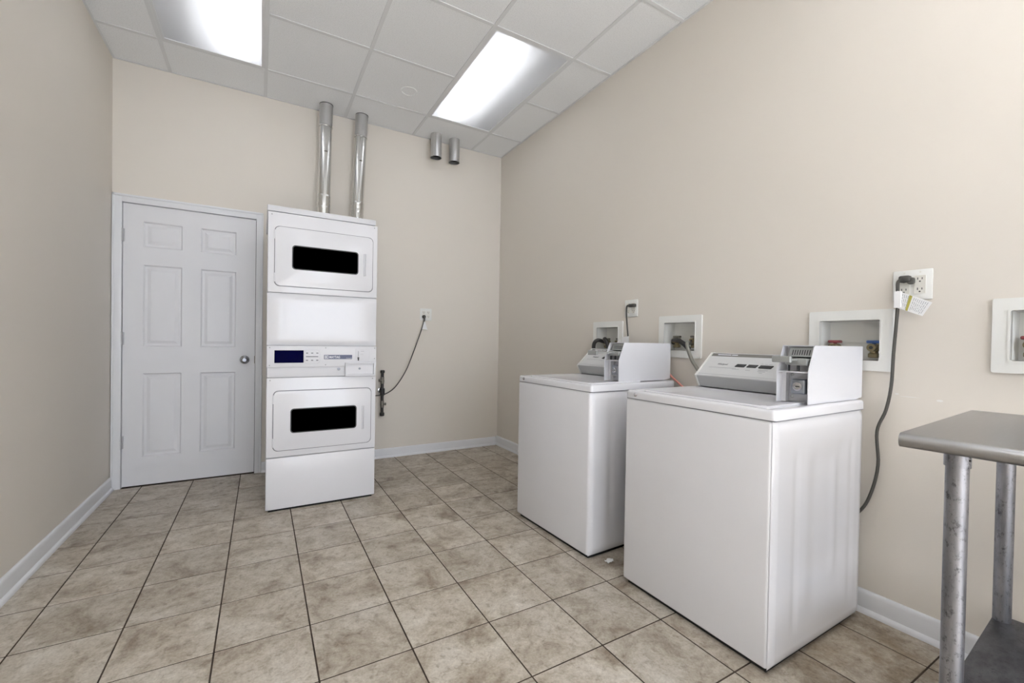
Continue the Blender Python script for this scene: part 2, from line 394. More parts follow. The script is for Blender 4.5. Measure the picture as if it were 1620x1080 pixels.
# fluorescent troffers
def troffer(x0, y1, lit, label, row=0, group='recessed fluorescent ceiling lights'):
    """2 x 4 ft recessed fixture; lit = x fraction of the burning tube"""
    cx, cy = x0+G/2, y1-G
    t = empty('ceiling_light', label, 'ceiling light', (cx, cy, RH), 0, group)
    hx, hy = G/2-.012, G-.012
    h = MB(); z0, z1 = .004, .115
    h.quad((-hx, -hy, z0), (-hx, hy, z0), (-hx, hy, z1), (-hx, -hy, z1)); h.quad((hx, -hy, z0), (hx, hy, z0), (hx, hy, z1), (hx, -hy, z1))
    h.quad((-hx, -hy, z0), (hx, -hy, z0), (hx, -hy, z1), (-hx, -hy, z1)); h.quad((-hx, hy, z0), (hx, hy, z0), (hx, hy, z1), (-hx, hy, z1))
    h.quad((-hx, -hy, z1), (hx, -hy, z1), (hx, hy, z1), (-hx, hy, z1))
    h.build('housing', 'housing', t, smooth=False)
    MB().ring([(-hx, -hy), (hx, -hy), (hx, hy), (-hx, hy)], [(-hx+.017, -hy+.017), (hx-.017, -hy+.017), (hx-.017, hy-.017), (-hx+.017, hy-.017)], .0005, .006, 'xy').build('lens_frame', 'tee', t, smooth=False)
    MB().quad((-hx+.015, -hy+.015, .007), (hx-.015, -hy+.015, .007), (hx-.015, hy-.015, .007), (-hx+.015, hy-.015, .007)).build('lens', 'lens', t, smooth=False)
    for k, fx in enumerate((.3, .7)):
        on = row > 0 or abs(fx-lit) < .2
        MB().cyl((hx*2*(fx-.5), -.53, .060), (hx*2*(fx-.5), .53, .060), .019, 16).build('tube', 'tube_on%d' % row if on else 'tube_off', t, label='lit fluorescent tube' if on else 'unlit fluorescent tube')
    return t
troffer(GX, GY, .7, 'recessed ceiling light above the white door, glowing on its right side')
troffer(GX+3*G, GY, .3, 'recessed ceiling light beside the right wall, glowing on its left side')
for k, w in ((5, 'just behind the viewer'), (9, 'nearest the shop window')):
    troffer(GX, GY-k*G, .7, 'unseen recessed ceiling light added near the left wall, '+w, (1 if k == 5 else 2)); troffer(GX+3*G, GY-k*G, .3, 'unseen recessed ceiling light added near the right wall, '+w, (1 if k == 5 else 2))  # unseen fixtures added with both tubes boosted to brighten the room

# baseboards (board with a rounded cap and a shoe strip)
def bb_profile(s):   # (distance from wall, z)
    return [(0, 0), (s*.024, 0), (s*.024, .008), (s*.021, .015), (s*.015, .021), (s*.0125, .022), (s*.0125, .078), (s*.010, .088), (s*.006, .093), (0, .094)]
struct(MB().prism([(d-RW, z) for d, z in bb_profile(1)], RY, -.022, 'xz').build('baseboard_left', 'trim', ang=50), 'white baseboard along the left wall', 'baseboard')
struct(MB().prism([(-d, z) for d, z in bb_profile(1)], RY, 0, 'xz').build('baseboard_right', 'trim', ang=50), 'white baseboard along the right wall', 'baseboard')
struct(MB().prism([(-d, z*.9) for d, z in bb_profile(1)], -2.184, -.021, 'yz').build('baseboard_back', 'trim', ang=50), 'white baseboard along the end wall', 'baseboard')

# ------------------------------------------------------------------ door and casing
cw = .052
cas = MB()
def casing_strip(pts): cas.prism(pts, 0, 1)
# casing: two legs and a head, stepped profile
for a, b in ((DX0-.057, DX0-.003), (DX1+.003, DX1+.052)):
    cas.box(a, b, -.014, 0, 0, DZ+.058, .003, 2); 
cas.box(DX0-.004, DX1+.004, -.014, 0, DZ+.003, DZ+.058, .003, 2)
cas.box(DX0-.057, DX1+.052, -.019, -.010, DZ+.042, DZ+.058, .003, 2)
cas.box(DX1+.040, DX1+.052, -.019, -.010, 0, DZ+.058, .003, 2)
cas.box(DX0-.057, DX0-.045, -.019, -.010, 0, DZ+.058, .003, 2)
# jamb lining inside the opening
cas.box(DX0-.006, DX0-.003, 0, .13, 0, DZ+.006); cas.box(DX1+.003, DX1+.006, 0, .13, 0, DZ+.006); cas.box(DX0-.006, DX1+.006, 0, .13, DZ+.003, DZ+.006)
struct(cas.build('trim_1', 'trim'), 'white moulded casing around the closed six-panel door', 'door casing')
# slab
PAN = [(-2.945, -2.705, 1.728, 1.922), (-2.603, -2.362, 1.728, 1.922), (-2.945, -2.705, 1.008, 1.612), (-2.603, -2.362, 1.008, 1.612), (-2.945, -2.705, .205, .826), (-2.603, -2.362, .205, .826)]
d1 = MB(); Y0 = .004
xs = sorted({DX0, DX1, -2.945, -2.705, -2.603, -2.362}); zs = sorted({.009, DZ, 1.728, 1.922, 1.008, 1.612, .205, .826})
cells(d1, xs, zs, PAN, lambda a, b, c, d: d1.box(a, b, Y0, Y0+.034, c, d))
for (a, b, c, d) in PAN:
    lv = [(0, 0), (.006, .0), (.015, .0105), (.030, .0105), (.050, .003)]   # inset, depth: sunken moulding, raised field
    R = []
    for ins, dep in lv:
        R.append([d1.bm.verts.new((x, Y0+dep, z)) for x, z in ((a+ins, c+ins), (b-ins, c+ins), (b-ins, d-ins), (a+ins, d-ins))])
    for A, B in zip(R, R[1:]):
        for i in range(4): d1.bm.faces.new((A[i], A[(i+1) % 4], B[(i+1) % 4], B[i]))
    d1.bm.faces.new(R[-1])
door = struct(d1.build('door_1', 'door', smooth=False), 'closed white six-panel door with a round metal knob', 'door')
MB().box(DX0-.01, DX1+.01, .05, .06, 0, DZ+.01).build('door_backing', 'void', door, smooth=False)
for z in (1.805, 1.072, .33):
    h = MB().cyl((DX0-.003, -.008, z-.045), (DX0-.003, -.008, z+.045), .0065, 10)
    for k in range(4): h.cyl((DX0-.003, -.008, z-.046+k*.0305-.001), (DX0-.003, -.008, z-.046+k*.0305+.001), .0075, 10)
    h.box(DX0-.012, DX0+.010, -.0025, .002, z-.045, z+.045); h.build('hinge', 'hinge', door)
KX, KZ = -2.306, .915
kn = MB().lathe([(.033, 0), (.033, .004), (.028, .009), (.014, .012), (.0125, .030), (.020, .036), (.0275, .045), (.0285, .054), (.025, .063), (.014, .067), (.0135, .066)], (KX, Y0, KZ), (0, -1, 0), 28).build('door_knob', 'nickel', door, label='round satin metal door knob')
MB().lathe([(.0125, 0), (.0125, .0025), (.009, .003), (.009, .001)], (KX, Y0-.066, KZ), (0, -1, 0), 20).box(KX-.0015, KX+.0015, Y0-.0695, Y0-.066, KZ-.006, KZ+.006).build('keyway', 'steel_lock', kn)
MB().box(DX1-.004, DX1+.006, -.002, .004, KZ-.03, KZ+.03).build('strike_plate', 'galv_fit', door, smooth=False)

# small white spackle marks on the right wall
for y, z, a, b in ((-3.262, .915, .006, .003), (-3.300, .907, .028, .0012), (-3.385, .903, .009, .004)):
    MB().prism([(y+a*math.cos(k*PI/5)*(1+.2*math.sin(3*k)), z+b*math.sin(k*PI/5)) for k in range(10)], -.0008, .001, 'yz').build('spackle_patch', 'wallchip', wall_right)

# ------------------------------------------------------------------ stacked dryer
DW, DD = .668, .735
dry = empty('stacked_dryer', 'tall white stacked double dryer with two dark door windows beside the white door', 'dryer', (-2.162, -.945, 0))
b = MB(); b.box(.006, DW-.006, .02, DD, .022, 1.878, .004); b.build('cabinet', 'applm', dry)
MB().box(.016, DW-.016, .014, DD-.03, 0, .03).build('base', 'void', dry, smooth=False)  # black block painting the shadow line between dryer and floor
def front(name, z0, z1, y0=0, mat='appl', bev=.005, x0=0, x1=DW): return MB().box(x0, x1, y0, .03, z0, z1, bev, 3).build(name, mat, dry)
front('kick_panel', .013, .338, 0, 'appl', .006)
front('lower_front_panel', .342, .843, .001)
front('control_band', .846, .912, .006, 'grey_band', .002, .003, DW-.003)
front('control_panel', .9095, 1.0455, -.004, 'applm', .002)
front('upper_front_panel', 1.379, 1.879, 0)
# bulging access panel
mp = MB(); n = 16
rows = []
for i in range(n+1):
    u = i/n; row = []
    for j in range(n+1):
        v = j/n; e = min(1, min(u, 1-u)/.09); f = min(1, min(v, 1-v)/.09)
        k = (1-(1-e)**2)*(1-(1-f)**2)
        row.append(mp.bm.verts.new((u*DW, .012-.014*k-.004*math.sin(PI*u)*math.sin(PI*v), 1.049+v*.326)))
    rows.append(row)
for A, B in zip(rows, rows[1:]):
    for i in range(n): mp.bm.faces.new((A[i], A[i+1], B[i+1], B[i]))
mp.box(.002, DW-.002, .0125, .03, 1.049, 1.375); mp.build('access_panel', 'appl', dry, ang=60)
# top cap, slightly set back
MB().box(-.004, DW-.012, .004, DD, 1.883, 1.919, .004, 2).build('top_cap', 'applm', dry)
def dryer_door(z0, z1, wz0, wz1, hz0, hz1, pre, x0=.040, x1=.634):
    MB().prism(rrect(x0-.0045, x1+.0045, z0-.0045, z1+.0045, .031), -.0015, .01).build('door_gap_shade', 'gap_shade', dry)  # grey plate painted as the shadow line in the door gap
    d = MB(); d.prism(rrect(x0, x1, z0, z1, .027), -.007, .01)
    bm = d.bm; fr = [f for f in bm.faces if len(f.verts) > 8 and abs(f.calc_center_median().y+.007) < 1e-4]
    bmesh.ops.bevel(bm, geom=[e for f in fr for e in f.edges], offset=.004, segments=3, profile=.5, affect='EDGES')
    dd = d.build('dryer_door', 'appl', dry, label=pre)
    wo = rrect(.135, .540, wz0, wz1, .020, 4); wi = rrect(.141, .534, wz0+.006, wz1-.006, .016, 4)
    MB().ring(wo, wi, -.0095, -.006).build('window_rim', 'print_black', dd)
    MB().prism(wi, -.0078, -.005).build('window', 'black', dd, label='black door window')
    h = MB(); h.box(.583, .592, -.026, -.007, hz0, hz1, .003, 2); h.box(.574, .592, -.013, -.007, hz0-.004, hz1+.004, .002, 1); h.build('handle', 'applm', dd)
    for z in (z0+.05, z1-.05):
        MB().box(x0-.006, x0+.002, -.010, 0, z-.028, z+.028, .002, 1).build('hinge', 'applm', dd)
dryer_door(1.422, 1.789, 1.529, 1.682, 1.527, 1.672, 'upper dryer door with black window')
dryer_door(.385, .758, .490, .646, .482, .637, 'lower dryer door with black window')
def screw(x, z, y=0, r=.0042, p=None):
    MB().lathe([(r, 0), (r, .0012), (r*.6, .0024), (.0004, .0026)], (x, y, z), (0, -1, 0), 12).build('screw', 'screw', p or dry)
for x, z in ((.022, 1.862), (DW-.022, 1.862), (.020, .828), (DW-.022, .824)): screw(x, z, .0005)
for x, z in ((.016, 1.033), (.016, .922), (.340, 1.033), (.340, .922), (DW-.012, 1.033), (DW-.012, .962)): screw(x, z, -.004, .0036)
cp = MB(); cp.box(.042, .208, -.0062, -.003, .937, 1.0165, .0012, 1).build('display', 'navy', dry, label='navy blue display')
for r, z in ((0, .999), (1, .9525)):
    for k in range(3): MB().box(.222+.0305*k, .2345+.0305*k, -.0052, -.0035, z-.003, z+.003).build('button', 'print_grey', dry, smooth=False)
MB().box(.222, .295, -.0050, -.0035, .9735, .979).build('indicator_bar', 'print_grey', dry, smooth=False)
MB().ring(rrect(.212, .305, .930, 1.020, .02), rrect(.2128, .3042, .9308, 1.0192, .0195), -.0045, -.0035).build('keypad_outline', 'print_lgrey', dry)
bd = MB().box(.330, .507, -.0062, -.003, .959, .987, .0008, 1).build('badge', 'badge', dry, label='slate blue name badge')
MB().ring([(.334, .963), (.357, .963), (.357, .983), (.334, .983)], [(.337, .966), (.354, .966), (.354, .980), (.337, .980)], -.0068, -.006).build('badge_emblem', 'print_white', bd)
def put_text(txt, size, mat, parent, loc, name='lettering', rx=PI/2, rz=0, shear=0, bold=0, sx=1):
    o = link(name, text_mesh(txt, size, mat, shear, bold=bold), parent); o.location = loc; o.rotation_euler = (rx, 0, rz); o.scale = (sx, 1, 1); return o
put_text('M', .017, 'print_white', bd, (.3385, -.0066, .9672), sx=.8, bold=.0004)
put_text('MAYTAG', .0215, 'print_white', bd, (.3615, -.0066, .9655), bold=.0005, sx=.78)
put_text('Commercial', .0085, 'print_white', bd, (.4685, -.0066, .9625), sx=.85)
# coin drop plate and coin box
sp = MB().box(.529, .623, -.0060, -.003, .945, 1.025, .001, 1).build('coin_plate', 'grey_band', dry, label='pale coin slot plate')
MB().box(.5455, .5485, -.0068, -.0055, .975, 1.012).build('coin_slot', 'print_grey', sp, smooth=False)
MB().box(.543, .551, -.014, -.006, .948, .972, .002, 1).lathe([(.006, 0), (.006, .004)], (.547, -.006, .966), (0, -1, 0), 12).build('return_lever', 'print_black', sp)
MB().box(.562, .585, -.0064, -.0055, 1.010, 1.013).box(.560, .580, -.0064, -.0055, .992, .9935).box(.560, .578, -.0064, -.0055, .987, .9885).build('slot_print', 'print_lgrey', sp, smooth=False)
cb = MB().ring([(.462, .845), (.660, .845), (.660, .935), (.462, .935)], [(.469, .856), (.648, .856), (.648, .928), (.469, .928)], -.024, .004).build('coin_box', 'applm', dry, smooth=False)
MB().box(.468, .650, -.006, .004, .855, .929).build('coin_drawer', 'applm', cb, smooth=False)
MB().lathe([(.0075, 0), (.0075, .003), (.005, .004), (.0045, .002)], (.556, -.006, .894), (0, -1, 0), 16).build('drawer_lock', 'steel_lock', cb)
lk = MB().lathe([(.0095, 0), (.0095, .004), (.006, .005), (.006, .003)], (.423, .006, .893), (0, -1, 0), 18).build('key_lock', 'steel_lock', dry)
MB().box(.4222, .4238, -.0005, .002, .888, .898).build('keyway', 'print_black', lk, smooth=False)

# ------------------------------------------------------------------ ducts
def duct(name, x, y, zb, joint, crimp, label, dx=-.022, dy=-.015):
    """4 inch dryer vent rising behind the dryer to the ceiling"""
    t = empty(name, label, 'vent duct', (x, y, zb)); r = .052
    top = RH+.03
    def P(z): k = (top-z)/(top-zb); return (dx*k, dy*k*0, z-zb)
    prof = [(r, joint-zb-.012)]
    MB().cyl(P(joint-.012), P(top), r, 28, caps=False).build('collar_pipe', 'duct', t)
    a = MB(); a.cyl(P(crimp), P(joint), r*.955, 28, caps=False); a.build('bright_pipe', 'foil', t)
    MB().cyl(P(joint-.014), P(joint-.004), r*1.03, 28).build('joint_band', 'foil', t)
    # lengthwise seam and a screw dimple
    sm = MB(); p0, p1 = Vector(P(crimp)), Vector(P(joint)); off = Vector((-.012, -r*.955+.001, 0))
    sm.cyl(p0+off, p1+off, .0026, 8); sm.build('seam', 'foil', t)
    md = p0.lerp(p1, .62)+Vector((.004, -r*.955, 0)); MB().box(md.x-.014, md.x+.010, md.y-.004, md.y+.002, md.z-.004, md.z+.004, .0015, 1).build('clip', 'galv_fit', t)
    # crinkled foil lower length
    cr = MB(); rng = random.Random(int(abs(x)*1000)); rings = []; seg = 28; nn = 46
    for i in range(nn+1):
        z = zb+(crimp+.02-zb)*i/nn; c = P(z)
        rr = r*(1.0+.022*(1 if i % 2 else -1)*(1 if z > crimp-.30 else .7))
        rings.append([cr.bm.verts.new((c[0]+math.cos(2*PI*k/seg)*rr*(1+rng.uniform(-.022, .022)), math.sin(2*PI*k/seg)*rr*(1+rng.uniform(-.022, .022)), c[2]+rng.uniform(-.002, .002))) for k in range(seg)])
    for A, B in zip(rings, rings[1:]):
        for i in range(seg): cr.bm.faces.new((A[i], A[(i+1) % seg], B[(i+1) % seg], B[i]))
    cr.build('crinkled_foil', 'foil', t, ang=20)
    MB().ring([(math.cos(2*PI*k/28)*.0530, math.sin(2*PI*k/28)*.0530) for k in range(28)], [(math.cos(2*PI*k/28)*.0515, math.sin(2*PI*k/28)*.0515) for k in range(28)], RH-zb-.001, RH-zb+.004, 'xy').build('ceiling_cutout', 'dark_gap', t)
    return t
duct('vent_duct', -1.738, -.125, 1.55, 2.858, 2.262, 'silver vent pipe rising behind the dryer, left of the pair')
duct('vent_duct', -1.448, -.105, 1.55, 2.848, 2.256, 'silver vent pipe rising behind the dryer, right of the pair', dx=-.05)
def stub(x, y, zb, label):
    t = empty('vent_stub', label, 'vent duct', (x, y, zb), 0, 'short open vent pipes hanging from the ceiling'); r = .051
    MB().ring([(math.cos(2*PI*k/28)*r, math.sin(2*PI*k/28)*r) for k in range(28)], [(math.cos(2*PI*k/28)*(r-.0015), math.sin(2*PI*k/28)*(r-.0015)) for k in range(28)], 0, RH+.03-zb, 'xy').build('pipe', 'duct', t)
    MB().cyl((0, 0, .03), (0, 0, RH+.028-zb), r-.002, 28, caps=False).build('inner_wall', 'duct_in', t)
    MB().cyl((0, 0, .10), (0, 0, .104), r-.002, 28).build('damper', 'void', t)
    MB().ring([(math.cos(2*PI*k/28)*(r+.0012), math.sin(2*PI*k/28)*(r+.0012)) for k in range(28)], [(math.cos(2*PI*k/28)*(r-.001), math.sin(2*PI*k/28)*(r-.001)) for k in range(28)], 0, .006, 'xy').build('rim', 'duct', t)
    MB().cyl((-.02, -r+.0005, .006), (-.02, -r+.0005, RH-zb), .002, 6).build('seam', 'duct', t)
stub(-.772, -.122, 2.812, 'short open vent pipe hanging from the ceiling, nearer the dryer')
stub(-.582, -.110, 2.812, 'short open vent pipe hanging from the ceiling, nearer the corner')

# ------------------------------------------------------------------ gas stub on the end wall
gs = empty('gas_pipe_manifold', 'small black iron gas pipe with two metal valves on the wall beside the dryer', 'gas pipe', (-1.228, -.05, 0))
p = MB(); p.cyl((0, 0, .415), (0, 0, .80), .0135, 14); p.build('pipe', 'iron', gs)
for z0, z1, r in ((.398, .428, .021), (.788, .814, .020), (.585, .65, .022), (.49, .51, .018), (.705, .725, .018)):
    MB().lathe([(r*.8, z0), (r, z0+.004), (r, z1-.004), (r*.8, z1)], (0, 0, 0), (0, 0, 1), 16).build('coupling', 'iron' if r > .0185 else 'galv_fit', gs)
for z, s in ((.722, -1), (.505, 1)):
    v = MB().cyl((0, 0, z-.03), (0, 0, z+.03), .0165, 12); v.cyl((0, -.004, z), (s*.026, -.004, z), .008, 10); v.build('valve', 'galv_fit', gs)
    MB().cyl((s*.024, -.004, z), (s*.034, -.004, z), .0115, 10).build('valve_knob', 'galv_fit', gs)
MB().lathe([(.024, 0), (.024, .006), (.016, .009)], (-.010, .045, .628), (0, -1, 0), 20).cyl((0, 0, .62), (0, .05, .62), .012, 12).build('wall_nipple', 'chrome', gs)

# ------------------------------------------------------------------ outlets
def receptacle(mb_f, mb_s, cx, cz, q=0):
    for dz in (-.0195, .0195):
        mb_s.append((cx-.0063, cz+dz+.003, .0012, .0045)); mb_s.append((cx+.0063, cz+dz+.003, .0012, .0038)); mb_s.append((cx, cz+dz-.0075, .0024, .0024))
def outlet(label, loc, rz, plugs=()):
    """two-gang plate with two duplex receptacles; local x across, -y out of the wall, z up"""
    t = empty('wall_outlet', label, 'outlet', loc, rz, 'white two-gang outlets')
    MB().box(-.058, .058, -.006, 0, -.058, .058, .0035, 2).build('plate', 'plastic', t)
    for cx in (-.023, .023):
        r = MB().prism(rrect(cx-.0168, cx+.0168, -.0345, .0345, .003, 3), -.0085, -.004).build('receptacle', 'cream', t)
        sl = []; receptacle(None, sl, cx, 0)
        for x, z, a, c in sl: MB().box(x-a, x+a, -.0089, -.0083, z-c, z+c).build('slot', 'print_black', r, smooth=False)
    for cx in (-.023, .023):
        for z in (-.048, .048): MB().lathe([(.003, 0), (.003, .0008), (.0005, .001)], (cx, -.006, z), (0, -1, 0), 10).build('screw', 'cream', t)
    return t
outlet('white outlet plate on the end wall beside the dryer', (-.808, 0, 1.340), 0)
outlet('white outlet plate above the farther washing machine', (0, -1.864, 1.334), -PI/2)
outlet('white outlet plate above the nearer washing machine', (0, -3.300, 1.340), -PI/2)

# ------------------------------------------------------------------ power cords
c = empty('power_cord', 'thin dark power cord drooping from the end wall outlet to the dryer', 'cord', (-.832, -.012, 1.318))
o0 = Vector((-.832, -.012, 1.318))
pts = [(-.836, -.040, 1.300), (-.840, -.040, 1.27), (-.861, -.042, 1.197), (-.940, -.045, .979), (-1.010, -.05, .808), (-1.102, -.058, .669), (-1.185, -.075, .609), (-1.275, -.088, .590), (-1.42, -.12, .60), (-1.52, -.16, .62)]
MB().tube([Vector(p)-o0 for p in pts], .0050, 8).build('wire', 'rubber', c)
pg = MB().lathe([(.017, 0), (.018, .012), (.013, .026), (.008, .030)], (0, -.0, 0), (0, -1, 0), 16).tube([(0, -.022, -.002), (-.002, -.030, -.02), (-.006, -.030, -.045)], .008, 8).build('plug', 'rubber', c)
MB().prism([(-.006, -.05), (.004, -.05), (.024, -.115), (.030, -.125), (-.028, -.118)], -.034, -.033).build('paper_tag', 'paper', c)
c = empty('power_cord', 'short dark power cord plugged in above the farther washing machine', 'cord', (0, -1.88, 1.35)); o0 = Vector((0, -1.88, 1.35))
MB().tube([Vector(p)-o0 for p in [(-.034, -1.868, 1.352), (-.034, -1.853, 1.345), (-.034, -1.850, 1.30), (-.034, -1.858, 1.22), (-.034, -1.868, 1.14), (-.034, -1.872, 1.06), (-.034, -1.872, .92), (-.045, -1.88, .70)]], .0052, 8).build('wire', 'rubber', c)
MB().box(-.034, -.008, -.034, .018, -.010, .012, .005, 2).build('plug', 'rubber', c)
MB().prism([(.042, -.278), (-.020, -.274), (-.022, -.206), (.038, -.212)], -.062, -.060, 'yz').build('paper_tag', 'paper', c, smooth=False)
MB().prism([(.105, -.268), (.085, -.262), (.045, -.226), (.038, -.250), (.030, -.272)], -.075, -.072, 'yz').build('paper_tag', 'paper', c, smooth=False)
c = empty('power_cord', 'dark power cord hanging down the wall behind the nearer washing machine', 'cord', (0, -3.277, 1.362)); o0 = Vector((0, -3.277, 1.362))
CP = [(-.036, -3.280, 1.363), (-.036, -3.268, 1.352), (-.034, -3.2665, 1.32), (-.033, -3.268, 1.263), (-.030, -3.258, 1.072), (-.028, -3.253, .947), (-.026, -3.238, .849), (-.024, -3.211, .758), (-.024, -3.217, .624), (-.024, -3.196, .502), (-.03, -3.160, .415), (-.035, -3.08, .33)]
MB().tube([Vector(p)-o0 for p in CP], .0058, 8).build('wire', 'rubber', c)
MB().box(-.036, -.008, -.024, .010, -.012, .014, .006, 2).box(-.030, -.008, -.034, -.014, -.020, .006, .006, 2).build('plug', 'rubber', c)
tag_o = MB()
TG = [(-3.269, 1.318), (-3.369, 1.266), (-3.343, 1.217), (-3.269, 1.252)]
tag_o.prism([(y+3.277, z-1.362) for y, z in TG], -.0445, -.0435, 'yz')
tg = tag_o.build('warning_tag', 'paper', c, label='white printed warning tag', smooth=False)
MB().box(-.047, -.040, -.005, .018, -.110, -.046, .002, 1).build('tag_sleeve', 'paper', c)
lines = MB(); rg = random.Random(3)
ax = Vector((-3.369+3.269, 1.266-1.318)).normalized(); bx = Vector((ax.y, -ax.x)); bx = Vector((.0, -1))*.86+ax*.5
org = Vector((-3.269+3.277, 1.318-1.362))
def tagpt(u, v): q = org+ax*u+Vector((.36, -.93))*0+v*Vector((.03, -1)).lerp(Vector((.47, -.88)), min(1, u/.11)); return q
def tq(mb, u0, u1, v0, v1):
    P = [tagpt(u0, v0), tagpt(u1, v0), tagpt(u1, v1), tagpt(u0, v1)]; mb.quad(*[(-.0449, p.x, p.y) for p in P])
for i in range(16):
    u = .006+i*.0064
    if .040 < u < .052: continue
    v = .005
    while v < .052:
        ln = rg.uniform(.006, .016); tq(lines, u, u+.0022, v, min(v+ln, .054)); v += ln+.003
lines.build('tag_print', 'print_lgrey', tg, smooth=False)
yb = MB(); tq(yb, .041, .051, .001, .060); yb.build('yellow_band', 'yellow', tg, smooth=False)

# ------------------------------------------------------------------ supply boxes
def valve(parent, y, z, handle, x=.045, spout=True):
    v = MB().cyl((x, y, z-.055), (x, y, z-.014), .013, 14); v.cyl((x, y, z-.012), (x-.03, y, z-.012), .0155, 16); v.cyl((x+.02, y, z-.012), (x, y, z-.012), .017, 16)
    v.box(x-.016, x+.016, y-.016, y+.016, z-.054, z-.036, .003, 1)
    vo = v.build('valve', 'brass', parent)
    MB().box(x-.012, x+.012, y-.024, y+.024, z+.006, z+.018, .003, 1).cyl((x, y, z-.004), (x, y, z+.010), .007, 10).build('handle', handle, vo)
    MB().cyl((x-.0305, y, z-.012), (x-.0295, y, z-.012), .007, 12).build('port', 'print_black', vo)
bl = ['recessed white supply box above the farther washing machine console', 'recessed white supply box between the two coin boxes', 'recessed white supply box behind the nearer coin box, with a blue handle', 'recessed white supply box above the steel table']
for k, (y, z) in enumerate(BOXES):
    t = empty('supply_box', bl[k], 'supply box', (0, y-BW/2, z-BH/2), 0, 'recessed laundry supply boxes')
    o = rrect(-BW/2, BW/2, -BH/2, BH/2, .006, 3); i = rrect(-BW/2+LIP, BW/2-LIP, -BH/2+LIP, BH/2-LIP, .005, 3)
    MB().ring(o, i, -.011, .0, 'yz').build('faceplate', 'plastic', t)
    mo = rrect(-BW/2+LIP-.006, BW/2-LIP+.006, -BH/2+LIP-.006, BH/2-LIP+.006, .007, 3)
    MB().ring(mo, i, -.0135, -.008, 'yz').build('inner_lip', 'plastic', t)
    hy, hz, dp = BW/2-LIP-.0015, BH/2-LIP-.0015, .085; q = MB()
    q.quad((0, -hy, -hz), (dp, -hy, -hz), (dp, hy, -hz), (0, hy, -hz)); q.quad((0, -hy, hz), (0, hy, hz), (dp, hy, hz), (dp, -hy, hz))
    q.quad((0, -hy, -hz), (0, -hy, hz), (dp, -hy, hz), (dp, -hy, -hz)); q.quad((0, hy, -hz), (dp, hy, -hz), (dp, hy, hz), (0, hy, hz)); q.quad((dp, -hy, -hz), (dp, -hy, hz), (dp, hy, hz), (dp, hy, -hz))
    q.build('recess', 'plastic', t, smooth=False)
    MB().box(dp-.006, dp, -hy, hy, -.01, -.006).build('recess_ledge', 'plastic', t, smooth=False)
    if k in (2, 3):
        valve(t, .070, -.018, 'red'); valve(t, -.070, -.018, 'blue')
    else:
        valve(t, .052, -.012, 'galv_fit', .04); valve(t, -.070, -.012, 'galv_fit', .04)
# hoses
def hose(pts, mat, label, r=.0105):
    o0 = Vector(pts[0]); o = MB().tube([Vector(p)-o0 for p in pts], r, 10, 8).build('supply_hose', mat); o.location = o0; tag(o, label, 'hose', 'washer supply hoses')
hose([(.02, -1.59, 1.10), (-.035, -1.575, 1.115), (-.055, -1.555, 1.085), (-.05, -1.55, 1.0), (-.05, -1.56, .80)], 'hose_dark', 'dark hose at the left side of the farthest supply box', .014)
hose([(.02, -1.61, 1.105), (-.03, -1.64, 1.125), (-.05, -1.69, 1.085), (-.05, -1.72, 1.0), (-.05, -1.73, .80)], 'hose_dark', 'dark hose arching right out of the farthest supply box', .014)
hose([(.04, -2.175, 1.105), (.020, -2.195, 1.120), (.008, -2.235, 1.118), (.008, -2.275, 1.098), (.016, -2.305, 1.066)], 'hose_dark', 'dark hose arching out of the supply box between the washers', .014)
hose([(.02, -2.318, 1.102), (-.022, -2.322, 1.106), (-.042, -2.336, 1.088), (-.048, -2.355, 1.045), (-.05, -2.380, 1.0), (-.05, -2.415, .955), (-.05, -2.47, .88), (-.05, -2.52, .78)], 'hose', 'grey hose drooping from the box to the nearer washing machine', .0105)
hose([(-.045, -2.20, .935), (-.06, -2.249, .901), (-.06, -2.303, .864), (-.06, -2.40, .79), (-.06, -2.46, .70)], 'pink', 'thin salmon pink hose between the two washing machines', .006)

